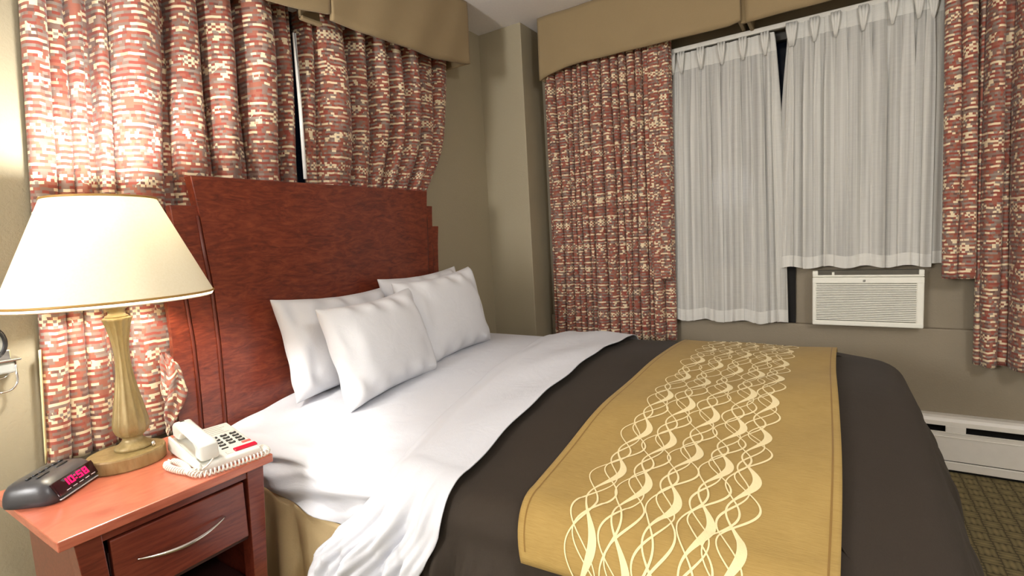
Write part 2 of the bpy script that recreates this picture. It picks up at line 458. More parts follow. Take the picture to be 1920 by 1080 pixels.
# --- back wall drapes (shallow low down, behind headboard and lamp)
za = lambda z, s: .52+.48*float(smoothstep(1.5, 2.15, z))
c1 = thing('curtain', 'long red and cream check curtain behind the bedside lamp', 'curtain', (0, 0, 0))
pleated('drape_panel', 'y', .030, [-1.062, -1.0, -.975, -.935, -.915, -.872, -.725, -.680, -.592, -.566, -.468, -.442, -.315, -.285, -.222, -.199],
        [-1.180, -1.12, -1.06, -1.0, -.985, -.94, -.80, -.75, -.61, -.58, -.47, -.44, -.325, -.30, -.262, -.240], 2.45, .655,
        [.07, .04, .06, .012, .075, .135, .008, .12, .008, .115, .008, .135, .010, .10, .05], parent=c1, seed=1, rows=90,
        hem=None, zamp=za)
# back-folded lining along the outer edge
Q = np.array([[(-1.062-.120*k-.008*e, .014-.012*e, 2.45-1.79*k) for k in np.linspace(.80, .995, 12)] for e in (0, .5, 1)])
solid(link('lining_edge', grid_mesh('lining_edge', Q, np.zeros(Q.shape[:2]+(2,))), 'cream_piping', c1), .002)
# bunched corner squeezed out beside the headboard
def bunch():
    n, m = 26, 22; P = np.zeros((n, m, 3)); U = np.zeros((n, m, 2))
    for i in range(n):
        a = PI*i/(n-1)
        for j in range(m):
            k = j/(m-1); z = .935-.27*k
            wdt = .008+.034*math.sin(PI*min(1, k*1.05))**.8
            rr = wdt*(1+.16*math.sin(a*5+k*6)+.1*math.sin(k*19+a*2))
            P[i, j] = (-.862-math.cos(a)*rr*.85+.02*math.sin(k*4), -.065-math.sin(a)*rr*.75, z+.012*math.sin(a*3+k*8))
            U[i, j] = (a*.05+k*.02, z)
    solid(link('bunched_fold', grid_mesh('bunched_fold', P, U), 'drapery_weave', c1), .002)
bunch()
def hem_r(s): return 1.50+.0*s
c2 = thing('curtain', 'short red and cream check curtain tucked in behind the headboard beside the grey corner', 'curtain')
pleated('drape_panel', 'y', .030, [-.155, -.10, .075, .105, .200, .228, .31, .335, .425, .445, .57, .59, .715, .85], [-.160, -.10, .06, .085, .175, .20, .28, .30, .375, .39, .465, .48, .55, .63],
        2.45, 1.43, [.07, .13, .01, .12, .012, .11, .012, .11, .02, .11, .02, .11, .09], parent=c2, seed=2, zamp=lambda z, s: .52+.48*float(smoothstep(1.5, 2.15, z)))
# pull the outer edge in towards the bottom like cloth caught behind the headboard
me = c2.children[0].data
for v in me.vertices:
    x, y, z = v.co
    k = float(smoothstep(2.0, 1.45, z)); t0 = (x+.16)/1.0
    lin = (2.45-z)/1.02
    # undo the straight taper, then curve it in only near the bottom
    full = np.interp(t0, [0, 1], [0, 1])
    edge_now = .85+(.63-.85)*lin; edge_want = .85-.06*lin-.20*k**1.6
    f = (x+.155)/(edge_now+.155)
    v.co.x = -.155+f*(edge_want+.155)
# draw wand that hangs in the gap
o = link('curtain_wand', tube_mesh('curtain_wand', [(-.222, -.075, 2.2), (-.224, -.072, 1.9), (-.228, -.066, 1.585)], .008, 10), 'wand_white')
tag(o, 'slim white curtain wand hanging in the dark gap above the headboard', 'curtain wand')
# rails
r1 = box('curtain_rail', (-1.1, -.015, 2.33), (.84, .015, 2.36), 'rail_white'); tag(r1, 'white curtain rail behind the short valance above the headboard', 'curtain rail')
# --- right wall drapes
W = 1.50
c3 = thing('curtain', 'full length red brown check curtain between the grey column and the sheers', 'curtain')
pleated('drape_panel', 'x', W, [-.372, -.40, -.468, -.534, -.575, -.615, -.655, -.70, -.784, -.85, -.903, -.948, -1.0, -1.052, -1.088, -1.15, -1.212],
        [-.368, -.40, -.47, -.535, -.575, -.615, -.66, -.70, -.785, -.86, -.91, -.948, -1.0, -1.05, -1.088, -1.15, -1.205], 2.42, .583,
        [.04, .085, .08, .06, .055, .06, .065, .095, .08, .075, .07, .06, .075, .06, .08, .04], parent=c3, seed=3, per=14, rows=60)
pleated('turned_back_edge', 'x', W-.052, [-1.085, -1.145, -1.208], [-1.075, -1.13, -1.196], 2.42, .968, [.022, .022], parent=c3, seed=4, rows=50)
c4_ = thing('curtain', 'red brown check curtain at the far side of the sheers above the white heater', 'curtain')
pleated('drape_panel', 'x', W, [-2.572, -2.59, -2.655, -2.69, -2.79, -2.88, -3.0, -3.1], [-2.59, -2.605, -2.668, -2.70, -2.79, -2.885, -3.0, -3.1], 2.42, .555,
        [.03, .085, .008, .11, .10, .10, .08], parent=c4_, seed=5, rows=60)
pleated('turned_back_edge', 'x', W-.035, [-2.445, -2.50, -2.556], [-2.462, -2.52, -2.583], 2.42, .968, [.035, .045], parent=c4_, seed=6, rows=50)

# --- sheers
def sheer(label, tops, bots, z1, hemf, seed, amp, hemh=.07):
    root = thing('sheer_curtain', label, 'sheer curtain')
    r = np.random.RandomState(seed); n = len(tops)-1
    per, rows = 26, 64
    S, D, Z = [], [], []
    for i in range(n):
        p1, p2, p3 = r.rand(3)*6.28
        for t in np.linspace(0, 1, per, endpoint=(i == n-1)):
            cs, cd, cz = [], [], []
            for k in np.linspace(0, 1, rows):
                k2 = k**.6; s = (tops[i]*(1-k2)+bots[i]*k2); e = (tops[i+1]*(1-k2)+bots[i+1]*k2)
                s = s+(e-s)*t
                # pinch pleats at the head relax into soft folds lower down
                open_ = .35+.65*float(smoothstep(0, .35, k))
                d = amp*open_*(.5*(1-abs(2*t-1))**.7+.55*(.5-.5*math.cos(4*PI*t+p1*.25+k*.5))**.8)
                d += .006*math.sin(10*PI*t+p3+1.5*k)*open_
                s += .016*math.sin(4*PI*t+p2*.4)*open_
                z = z1+(hemf(s)-z1)*k
                cs.append(s); cd.append(d); cz.append(z)
            S.append(cs); D.append(cd); Z.append(cz)
    S, D, Z = map(np.array, (S, D, Z))
    U = np.concatenate([[0], np.cumsum(np.sqrt(np.diff(S[:, 30])**2+np.diff(D[:, 30])**2))])
    def sub(nm, f0, f1, mat, off, m):
        ks = np.linspace(f0, f1, m)*(rows-1); a = np.floor(ks).astype(int).clip(0, rows-2); w_ = ks-a
        g = lambda X: X[:, a]*(1-w_)+X[:, a+1]*w_
        P = np.stack([1.548-g(D)-off, g(S), g(Z)], -1)
        uv = np.stack([np.repeat(U[:, None], m, 1), g(Z)], -1)
        return link(nm, grid_mesh(nm, P, uv), mat, root)
    hh = hemh/(z1-float(hemf(tops[0])))
    sub('voile', .0, 1.0, 'sheer_voile', 0, rows)
    sub('header_band', 0, .062, 'sheer_hem', .0025, 6)
    sub('hem_band', 1-hh, 1.0, 'sheer_hem', .0025, 8)
    # pinch pleats at the head
    for q in tops[:-1]:
        for dx in (-.013, 0, .013):
            link('pinch_pleat', tube_mesh('pinch_pleat', [(1.512, q+dx*1.15, z1+.003), (1.506, q+dx, z1-.03), (1.512, q+dx*.6, z1-.075), (1.524, q+dx*.2, z1-.115)],
                 [.0065, .0075, .006, .003], 8), 'sheer_hem', root)
    return root
sheer('longer white sheer curtain beside the red brown drape, its hem almost at the ledge', [-1.21, -1.262, -1.372, -1.485, -1.595, -1.705, -1.748],
      [-1.19, -1.262, -1.372, -1.485, -1.60, -1.73, -1.806], 2.30, lambda s: .712+.008*math.sin(s*31), 11, .040)
sheer('shorter white sheer curtain hanging over the air conditioner', [-1.826, -1.838, -1.936, -2.028, -2.143, -2.26, -2.36, -2.425],
      [-1.772, -1.84, -1.94, -2.035, -2.15, -2.26, -2.36, -2.424], 2.315, lambda s: 1.025+.007*math.sin(s*37), 12, .046, .062)
# narrow return of sheer that runs on behind the far drape
sheer('narrow strip of sheer between the shorter sheer and the far drape', [-2.415, -2.47, -2.53], [-2.415, -2.47, -2.53], 2.30, lambda s: 1.035, 13, .018, .06).location.x = .018
r2 = box('curtain_rail', (1.535, -2.95, 2.312), (1.56, -.42, 2.338), 'rail_white'); tag(r2, 'white curtain rail above the sheers under the long valance', 'curtain rail')

# ------------------------------------------------------------------ valances (upholstered pelmets)
def pelmet(name, parent, axis, front, back, pts, z1, th=.018, ends=(True, True), seed=0, lip=.012):
    """front board cut along the bottom line pts [(s,z)...], with end returns going back to the wall"""
    s = [p[0] for p in pts]; z = [p[1] for p in pts]
    rs = np.random.RandomState(seed)
    S = np.linspace(s[0], s[-1], 80); Zb = np.interp(S, sorted(s), [b for _, b in sorted(zip(s, z))])
    m = 14
    G = np.zeros((80, m, 3))
    for i in range(80):
        for j in range(m):
            k = j/(m-1); zz = z1+(Zb[i]-z1)*k
            d = .004*math.sin(S[i]*9+k*3+seed)*k+.003*math.sin(S[i]*23+k*5)
            # padded lower edge rolls under
            q = front-d-(0.006*math.sin(PI*min(1, k)))
            G[i, j] = (S[i], q, zz) if axis == 'y' else (q, S[i], zz)
    o = link('front_board', grid_mesh('front_board', G), 'valance_cloth', parent); solid(o, th, -1 if axis == 'y' else 1)
    for e, flag in zip((0, -1), ends):
        if not flag: continue
        a = S[e]; zz = Zb[e]; dirn = 1 if e == 0 else -1
        w0, w1 = (a, a+dirn*th)
        if axis == 'y': box('end_return', (min(w0, w1), front+.004, zz), (max(w0, w1), back, z1), 'valance_cloth', parent, bevel=.004)
        else: box('end_return', (front+.004, min(w0, w1), zz), (back, max(w0, w1), z1), 'valance_cloth', parent, bevel=.004)
zt = H-.003
v1 = thing('valance', 'tan padded valance above the headboard, ending short of the grey corner', 'valance')
pelmet('valance', v1, 'y', -.168, WA, [(-1.25, 2.26), (-.401, 2.243), (-.315, 2.252), (-.244, 2.261), (-.115, 2.284)], zt, seed=1, ends=(True, False))
pelmet('valance', v1, 'y', -.174, WA, [(-.108, 2.262), (-.035, 2.264), (.052, 2.262), (.149, 2.264), (.219, 2.269), (.441, 2.275), (.585, 2.278), (.706, 2.294), (.885, 2.320)], zt, seed=2, ends=(False, True))
# folded return of the right-hand piece at the joint, seen below the left-hand piece
prism('joint_return', [(-.165, 2.50), (-.15, 2.262), (-.06, 2.240), (-.02, 2.228), (.045, 2.228), (.045, 2.50)], 'x', -.105, -.09, 'valance_cloth', v1) if False else None
box('joint_return', (-.20, -.10, 2.262), (-.10, -.085, 2.60), 'valance_cloth', v1, bevel=.003)
box('joint_lip', (-.20, -.112, 2.258), (-.098, -.086, 2.274), 'valance_cloth', v1, bevel=.004)
v2 = thing('valance', 'long tan padded valance above the sheers on the window wall', 'valance')
pelmet('valance', v2, 'x', 1.372, WW, [(-1.607, 2.343), (-1.59, 2.338), (-1.543, 2.328), (-1.407, 2.331), (-1.224, 2.330), (-.922, 2.336), (-.724, 2.338), (-.588, 2.331), (-.464, 2.306), (-.403, 2.284)], zt, seed=3, ends=(True, True))
pelmet('valance', v2, 'x', 1.384, WW, [(-3.4, 2.333), (-1.632, 2.331)], zt, seed=4, ends=(True, True))
box('seam_strip', (1.392, -1.634, 2.335), (1.41, -1.605, zt), 'valance_cloth', v2)

# ------------------------------------------------------------------ air conditioner
ac = thing('air_conditioner', 'cream window air conditioner with a slatted front under the shorter sheer', 'air conditioner', (1.55, -2.166, .716))
def acbox(nm, lo, hi, mat, bev=.003, **kw):
    L = Vector((1.55, -2.166, .716))
    return box(nm, Vector(lo)-L, Vector(hi)-L, mat, ac, bevel=bev, **kw)
y0, y1 = -2.402, -1.930
acbox('casing', (1.515, y0+.004, .718), (1.66, y1-.004, .985), 'ac_plastic', .004)
acbox('recess', (1.503, y0+.03, .742), (1.516, y1-.02, .965), 'ac_recess', 0)
acbox('bezel_bottom', (1.492, y0, .716), (1.52, y1, .742), 'ac_plastic', .005)
acbox('bezel_top', (1.492, y0, .940), (1.52, y1, .972), 'ac_plastic', .004)
acbox('bezel_side', (1.493, y0, .736), (1.52, y0+.030, .945), 'ac_plastic', .005)
acbox('bezel_side', (1.493, y1-.018, .736), (1.52, y1, .945), 'ac_plastic', .005)
acbox('top_ledge', (1.496, y0, .9735), (1.53, y1, .984), 'ac_plastic', .004)
acbox('vent_recess', (1.504, y0+.02, .983), (1.54, y1-.025, 1.008), 'ac_recess', .001)
acbox('vent_side', (1.496, y1-.026, .982), (1.545, y1, 1.006), 'ac_plastic', .004)
acbox('vent_side', (1.496, y0, .982), (1.545, y0+.022, 1.008), 'ac_plastic', .004)
acbox('vent_divider', (1.497, y1-.10, .983), (1.512, y1-.088, .999), 'ac_plastic', .002)
me0 = None
ns = 21
for i in range(ns):
    z = .746+i*(.940-.746)/ns
    o = acbox('slat', (1.4955, y0+.028, z), (1.512, y1-.016, z+.0062), 'ac_plastic', .001, seg=1) if me0 is None else None
    if me0 is None: me0 = o; z00 = z
    else:
        o = me0.copy(); COL.objects.link(o); o.parent = ac; o.location = (0, 0, z-z00)
bm = bmesh.new()   # small dark emblem
for (a, b, c, d) in ((-2.160, .9575, .010, .0025), (-2.162, .953, .0028, .008), (-2.158, .9495, .008, .0025), (-2.1555, .955, .0025, .006)):
    box_bm(bm, (1.4905-1.55, a-c/2+2.166-.0, b-d/2-.716), (1.4925-1.55, a+c/2+2.166, b+d/2-.716))
frombm('emblem', bm, 'button_black', ac)

# ------------------------------------------------------------------ baseboard heater
ht = thing('baseboard_heater', 'long white metal baseboard heater along the window wall', 'heater', (1.53, -1.9, 0))
def hb(nm, lo, hi, mat, bev=.003, **kw):
    L = Vector((1.53, -1.9, 0)); return box(nm, Vector(lo)-L, Vector(hi)-L, mat, ht, bevel=bev, **kw)
hy0, hy1 = -3.6, -.32
prof = [(1.566, .278), (1.516, .280), (1.500, .272), (1.492, .258), (1.4905, .243), (1.4905, .237), (1.502, .237), (1.566, .237)]
L0 = Vector((1.53, -1.9, 0))
prism('top_hood', [(a-L0.x, b) for a, b in prof], 'y', hy0-L0.y, hy1-L0.y, 'heater_paint', ht)
hb('back_plate', (1.545, hy0, .02), (1.566, hy1, .24), 'gap_black', 0)
hb('front_panel', (1.488, hy0, .062), (1.497, hy1, .206), 'heater_paint', .002)
hb('panel_ridge', (1.4855, hy0, .180), (1.489, hy1, .1835), 'heater_paint', .001)
hb('panel_ridge', (1.4855, hy0, .202), (1.489, hy1, .206), 'heater_paint', .001)
hb('lower_rail', (1.484, hy0, .016), (1.497, hy1, .058), 'heater_paint', .004)
hb('panel_ridge', (1.483, hy0, .052), (1.487, hy1, .0555), 'heater_paint', .001)
hb('toe_gap', (1.503, hy0, .0), (1.545, hy1, .02), 'gap_black', 0)
yy = hy1
for (a, b) in ((-.50, -.32), (-.95, -.87), (-1.40, -1.32), (-1.98, -1.92), (-2.572, -2.495), (-3.2, -3.12)):
    hb('slot_bridge', (1.490, a, .2055), (1.497, b, .238), 'heater_paint', .003)
hb('end_cap', (1.486, hy1-.012, .0), (1.566, hy1, .281), 'heater_paint', .004)

# ------------------------------------------------------------------ headboard
hd = thing('headboard', 'tall red cherry headboard with stepped top corners and a burl centre', 'headboard', (-.10, -.05, 0))
def hpoly(nm, pts, yf, yb, mat, bev=.003):
    return prism(nm, [(a+.10, b) for a, b in pts], 'y', yf+.05, yb+.05, mat, hd, bevel=bev)
g1 = [(-.693, .42), (-.690, .643), (-.685, .788), (-.681, .953), (-.684, 1.142), (-.693, 1.263), (-.704, 1.42), (-.722, 1.563)]
def mir(p, cx=-.099): return [(2*cx-x, z) for x, z in p]
def shift(p, d): return [(x+d, z) for x, z in p]
cen = g1+mir(g1)[::-1]
# the centre panel is subdivided along the top so it stays a clean polygon
hpoly('centre_panel', cen, -.100, -.052, 'cherry_burl')
g2 = [(x-.078-.0*(z), z) for x, z in [(-.693, .42), (-.692, .656), (-.687, .83), (-.686, .97), (-.696, 1.153), (-.707, 1.30), (-.718, 1.457)]]
g3 = [(-.845, .42), (-.845, .70), (-.842, .85), (-.835, 1.0), (-.838, 1.15), (-.85, 1.25), (-.868, 1.352)]
s1 = [p for p in g1 if p[1] < 1.45]+[(-.709, 1.457)]
def strip(inner, outer): return outer+inner[::-1]
hpoly('side_strip', strip(shift(s1, .004), g2), -.090, -.055, 'cherry_burl')
s2 = [p for p in g2 if p[1] < 1.34]+[(-.79, 1.352)]
hpoly('side_strip', strip(shift(s2, .004), g3), -.080, -.058, 'cherry_burl')
# right side: narrower strips as the photograph shows
r1_ = mir(g1)
rs1 = [(.497+.0, .42)]+[(x, z) for x, z in r1_ if z > .5]
ro1 = [(x+.056, z) for x, z in r1_ if z < 1.45]+[(.570, 1.482)]
ri1 = [(x-.004, z) for x, z in r1_ if z < 1.45]+[(.512, 1.482)]
hpoly('side_strip', strip(ri1, ro1), -.090, -.055, 'cherry_burl')
ro2 = [(x+.112, z) for x, z in r1_ if z < 1.3]+[(.624, 1.368)]
ri2 = [(x-.004+.056, z) for x, z in r1_ if z < 1.3]+[(.564, 1.368)]
hpoly('side_strip', strip(ri2, ro2), -.080, -.058, 'cherry_burl')
# rounded bead in each groove
for pts in (g1, [p for p in mir(g1)]):
    sgn = -1 if pts[0][0] < 0 else 1
    link('groove_bead', tube_mesh('groove_bead', [(x+.10+sgn*.006, -.0425, z) for x, z in pts if z < 1.47], .0065, 8), 'cherry_groove', hd)
for pts in (g2, ri2):
    sgn = -1 if pts[0][0] < 0 else 1
    link('groove_bead', tube_mesh('groove_bead', [(x+.10+sgn*.006, -.0335, z) for x, z in pts if z < 1.35], .006, 8), 'cherry_groove', hd)
for px in (-.55, .35):
    box('post', (px+.10-.04, .012, 0), (px+.10+.04, .035, .46), 'cherry_wood', hd)
box('lower_rail', (-.60, .0, .42), (.60, .012, .52), 'cherry_wood', hd)

# ------------------------------------------------------------------ bed
BXL, BXR = -.76, .76; HW = .76; BF = -2.168; BR = .09
def bed_top(x): return .75-.12*((np.asarray(x, float)-.3)/1.06)**2
def bed_noise(x, y): return .003*math.sin(x*11+y*6)+.002*math.sin(y*19-x*5)
def side_wave(y, d):
    k = float(smoothstep(0, .10, d))
    return k*(.016+.010*math.sin(y*31+d*3)+.008*math.sin(y*57+1.3-d*2)+.006*math.sin(y*88+2)+.012*math.sin(y*13+.4)+.0035*math.sin(y*143+d*6)+.0025*math.sin(y*201-d*9+1))
def side_flare(d): return .05*(np.maximum(d, 0)/.55)**.9
def section(off, zlow=.05, flare=True, r=BR, n=160):
    """cross-section of the bed covers: arrays s, x, z, nx, nz, d; s = 0 over the middle, d = depth of the hang below the edge"""
    xt = np.linspace(-(HW-r), HW-r, n); zt_ = bed_top(xt)
    aa = np.linspace(0, PI/2, 22)[1:]
    parts = []
    for sg in (-1, 1):
        ze = float(bed_top(sg*(HW-r)))
        ax = (HW-r)+r*np.sin(aa); az = ze-r*(1-np.cos(aa))
        dz = np.linspace(0, az[-1]-zlow, 60)[1:]
        hx = ax[-1]+(side_flare(dz) if flare else 0*dz)
        parts.append((sg*np.concatenate([ax, hx]), np.concatenate([az, az[-1]-dz]), np.concatenate([0*az, dz])))
    l, rr = parts
    X = np.concatenate([l[0][::-1], xt, rr[0]]); Z = np.concatenate([l[1][::-1], zt_, rr[1]]); D = np.concatenate([l[2][::-1], 0*xt, rr[2]])
    tx, tz = np.gradient(X), np.gradient(Z); L = np.hypot(tx, tz); nx, nz = -tz/L, tx/L
    X2, Z2 = X+nx*off, Z+nz*off
    s = np.concatenate([[0], np.cumsum(np.hypot(np.diff(X2), np.diff(Z2)))]); m = len(l[0])+n//2; s -= s[m]
    return s, X2, Z2, nx, nz, D
bed = thing('bed', 'double bed with white fitted sheet', 'bed', (0, -1.1, 0))
# mattress with its fitted sheet: lofted section with rounded ends
def mattress():
    zb = .49; r = .06; rows = []
    ys = []
    for a in np.linspace(0, PI/2, 7): ys.append((-.108-r*(1-math.sin(a)), -r*(1-math.sin(a)) if 0 else -r*(1-math.sin(a))))
    seq = [(-.108-r*(1-math.cos(b)), -r*(1-math.sin(b))) for b in np.linspace(0, PI/2, 7)]
    seq = [(y, o) for y, o in seq]
    body = [(y, 0) for y in np.linspace(-.17, -2.0, 60)[1:]]
    tail = [(-2.0-r*math.sin(b), -r*(1-math.cos(b))) for b in np.linspace(0, PI/2, 7)]
    cols = []
    for y, off in seq+body+tail:
        s, X, Z, nx, nz, D = section(off, zb, False, .06, 60)
        # side wrinkles of the sheet
        side = smoothstep(.63, .59, Z)*(X < 0)
        wr = side*(.007*np.sin(Z*70+y*9)+.006*np.sin(Z*45-y*16+1)+.004*np.sin(y*30+Z*20)+.004*np.sin(Z*120+y*22+2))
        # puckers near the head on the left edge
        top = smoothstep(-.35, -.72, X)*(Z > .6)
        Z2 = Z+top*.004*np.sin(y*24+X*30)
        X2 = X-wr
        sag = (X < -.7)*(Z < .56)
        Z2 = Z2-sag*.03*smoothstep(-.2, -.8, y)*(1-(Z-zb)/.07).clip(0, 1)
        cols.append(np.stack([X2, np.full_like(X2, y+1.1), Z2], -1))
    P = np.array(cols)
    me = grid_mesh('mattress', P)
    bm = bmesh.new(); bm.from_mesh(me)
    bmesh.ops.holes_fill(bm, edges=[e for e in bm.edges if e.is_boundary], sides=0)
    bmesh.ops.recalc_face_normals(bm, faces=bm.faces); bm.to_mesh(me); bm.free()
    o = link('mattress', me, 'white_cotton', bed); o['label'] = 'mattress under a white fitted sheet'
mattress()
box('box_spring', (-.73, -.93, .19), (.73, 1.0, .48), 'skirt_satin', bed, bevel=.02)
box('bed_rail', (-.72, -.93, .12), (-.66, 1.0, .19), 'frame_metal', bed); box('bed_rail', (.66, -.93, .12), (.72, 1.0, .19), 'frame_metal', bed)
for x in (-.66, .66):
    for y in (-.85, .9): link('leg', lathe_mesh('leg', [(0, 0), (.03, 0), (.03, .015), (.018, .02), (.018, .12), (0, .12)], 16), 'frame_metal', bed, loc=(x, y, 0))
# tan satin skirt: left side and foot, with an inverted pleat
def skirt():
    path = []
    for y in np.linspace(-.14, -2.03, 150): path.append((-.742, y, -1, 0))
    for a in np.linspace(0, PI/2, 8)[1:-1]: path.append((-.735+.0-.007*math.cos(a), -2.03-.01*math.sin(a), -math.cos(a), -math.sin(a)))
    for x in np.linspace(-.735, .735, 90): path.append((x, -2.045, 0, -1))
    for y in np.linspace(-2.03, -.14, 90): path.append((.742, y, 1, 0))
    P = []
    for i, (x, y, nx, ny) in enumerate(path):
        col = []
        for k in np.linspace(0, 1, 26):
            z = .488-.482*k
            d = .010+.018*k*math.sin(y*9+x*8)+.010*k*math.sin(y*23+x*17+2)
            if nx < -.5:   # pleat near the bedside cabinet: one edge laps over the other
                q = y+.50+.06*k
                d += .05*k**.6*math.exp(-(q/.05)**2)*(q > -.05)-.012*math.exp(-((q+.06)/.02)**2)*min(1, k*4)
                z += -.03*float(smoothstep(-.2, -.8, y))*(1-k)+.0
                z += .01*math.sin(y*11)*(1-k)*.5
            col.append((x+nx*max(.004, d), y+ny*max(.004, d), max(.006, z)))
        P.append(col)
    o = link('bed_skirt', grid_mesh('bed_skirt', np.array(P)), 'skirt_satin'); solid(o, .003, 1)
    tag(o, 'tan satin skirt around the bed base below the white sheet', 'bed skirt')
skirt()

# brown duvet: from under the folded sheet to the foot, hanging to near the floor
def duvet():
    r = BR; rc = .06; off = .018
    yh, yfoot = -1.10, BF
    per = []   # perimeter base points (edge inset by r), outward normal, spine point
    xe = HW+off-r
    ye = yfoot+0.0
    for y in np.linspace(yh, yfoot+rc, 170): per.append(((-xe, y), (-1, 0), (-.0, y if y > -1.6 else -1.6), 0))
    for a in np.linspace(0, PI/2, 22)[1:-1]:
        cx, cy = -xe+rc, yfoot+rc
        per.append(((cx-rc*math.cos(a), cy-rc*math.sin(a)), (-math.cos(a), -math.sin(a)), (-.45*math.sin(a)**.7, -1.6), math.sin(a)))
    for x in np.linspace(-xe+rc, xe-rc, 70): per.append(((x, yfoot), (0, -1), (x*.45/(xe-rc), -1.6), 1))
    for a in np.linspace(PI/2, 0, 22)[1:-1]:
        cx, cy = xe-rc, yfoot+rc
        per.append(((cx+rc*math.cos(a), cy-rc*math.sin(a)), (math.cos(a), -math.sin(a)), (.45*math.sin(a)**.7, -1.6), math.sin(a)))
    for y in np.linspace(yfoot+rc, yh, 170): per.append(((xe, y), (1, 0), (0, y if y > -1.6 else -1.6), 0))
    cols = []
    for (B, n, S, ft) in per:
        col = []
        def zt_(x): return float(bed_top(x))+off
        for q in np.linspace(0, 1, 24):
            x = S[0]+(B[0]-S[0])*q; y = S[1]+(B[1]-S[1])*q
            z = zt_(x)-.02*float(smoothstep(-1.95, yfoot, y))
            z += bed_noise(x, y)
            col.append((x, y, z))
        zB = col[-1][2]
        for a in np.linspace(0, PI/2, 10)[1:]:
            col.append((B[0]+n[0]*r*math.sin(a), B[1]+n[1]*r*math.sin(a), zB-r*(1-math.cos(a))))
        z1_ = zB-r
        zl = .06
        for d in np.linspace(0, z1_-zl, 44)[1:]:
            fl = float(side_flare(d))*(1-ft)+ft*.062*(1-math.exp(-d/.12))
            wv = side_wave(B[1], d)*(1-ft)+.4*ft*side_wave(B[0]*.7, d)
            e = r+fl+wv
            col.append((B[0]+n[0]*e, B[1]+n[1]*e, z1_-d))
        cols.append(col)
    me = grid_mesh('duvet', np.array(cols)); bm = bmesh.new(); bm.from_mesh(me)
    bmesh.ops.remove_doubles(bm, verts=[v for v in bm.verts if abs(v.co.x) < 1e-5 and v.co.y > -1.6], dist=1e-5); bm.to_mesh(me); bm.free()
    o = link('duvet', me, 'brown_duvet'); solid(o, .006, 1)
    tag(o, 'dark brown quilt covering the lower half of the bed down to the carpet', 'quilt')
duvet()

# strip of cloth laid across the bed. s = distance over the section from the middle, y from edge functions
def across(name, s0, s1, ya, yb, offf, mat, parent=None, ns=170, ny=40, disp=None, zcut=None, thick=.004, flare=.09):
    s, X, Z, nx, nz, D = section(0.018, .03)
    S = np.linspace(s0, s1, ns); P = np.zeros((ns, ny, 3))
    for i, q in enumerate(S):
        x, z, a, b, dd = (np.interp(q, s, A) for A in (X, Z, nx, nz, D))
        L = math.hypot(a, b); a, b = a/L, b/L
        for j in range(ny):
            k = j/(ny-1); y = ya(q, k)*(1-k)+yb(q, k)*k
            o_ = offf(q, k)+(disp(q, y, k) if disp else 0)+side_wave(y, dd)+(bed_noise(x, y) if dd <= 0 else 0)
            P[i, j] = (x+a*o_, y, z+b*o_)
    o = link(name, grid_mesh(name, P), mat, parent)
    if thick: solid(o, thick, -1)
    return o
sec = section(.018, .03)
def s_at_z(z):   # arc position of height z on the left hang
    m = sec[1] < -.7
    return float(np.interp(z, sec[2][m], sec[0][m]))
sE = s_at_z(.62)

# folded-down white flat sheet
sH = s_at_z(.30)
def sy_a(q, k):
    t = (q+.76)/1.5
    base = -1.0+.26*np.clip(t, 0, 1)
    if q < -.74: base = -1.0+.27*float(smoothstep(-.74, sH, q))**.9
    return base
def sy_b(q, k):
    base = -1.24+.035*np.clip((q+.76)/1.5, 0, 1)
    if q < -.74: base = -1.24+.115*float(smoothstep(-.78, sH, q))
    return base+.004*math.sin(q*23)
def s_off(q, k):
    lo = -.006+.0*q
    o_ = lo+(.022-lo)*float(smoothstep(.0, .3, k))
    return o_+ (.03 if q < 0 else .0)*float(smoothstep(-.74, -.95, q))*math.sin(PI*k)**.7
def s_disp(q, y, k):
    hang = float(smoothstep(-.70, -.95, q))
    d = .004*math.sin(q*9+y*22)*(1-hang)*math.sin(PI*k)
    # diagonal folds fanning down the hang
    f = k*9+q*4.0
    d += hang*math.sin(PI*min(1, k*1.02))**.4*(.020*math.sin(f*1.6+.5)+.013*math.sin(k*23-q*9+1.2)+.009*math.sin(k*41+q*17)+.005*math.sin(k*67-q*31+2)+.004*math.sin(k*30+q*60))
    return d
o = across('flat_sheet', sH, 1.12, sy_a, sy_b, s_off, 'white_cotton', disp=s_disp, ns=230, ny=90, thick=.003, flare=.09)
tag(o, 'white flat sheet folded back across the bed and hanging over its near side', 'sheet')
# stitched hem of the sheet
# gold runner
sR0, sR1 = s_at_z(.575), 1.02
ry0, ry1 = -1.442, -2.045
def r_off(q, k): return .010+.008*float(smoothstep(-.70, -.85, q))
def r_disp(q, y, k):
    hang = float(smoothstep(-.78, -1.0, q))
    return .0025*math.sin(q*14+y*9)+hang*(.006+.005*math.sin(y*9))
ry_a = lambda q, k: ry0-.012*math.sin(q*3)-.062*float(smoothstep(-.7, -.95, q))
ry_b = lambda q, k: ry1+.006*math.sin(q*4)
rn = thing('bed_runner', 'gold runner with a cream ribbon pattern laid across the brown quilt', 'bed runner', (0, 0, 0))
across('runner_cloth', sR0, sR1, ry_a, ry_b, r_off, 'runner_gold', rn, disp=r_disp, ns=150, ny=80, thick=.005)
def runner_point(q, kk, lift):
    s, X, Z, nx, nz, D = sec
    x, z, a, b, dd = (np.interp(q, s, A) for A in (X, Z, nx, nz, D)); L = math.hypot(a, b)
    y = ry_a(q, kk)*(1-kk)+ry_b(q, kk)*kk
    o_ = r_off(q, kk)+r_disp(q, y, kk)+lift+side_wave(y, dd)+(bed_noise(x, y) if dd <= 0 else 0)
    return (x+a/L*o_, y, z+b/L*o_)
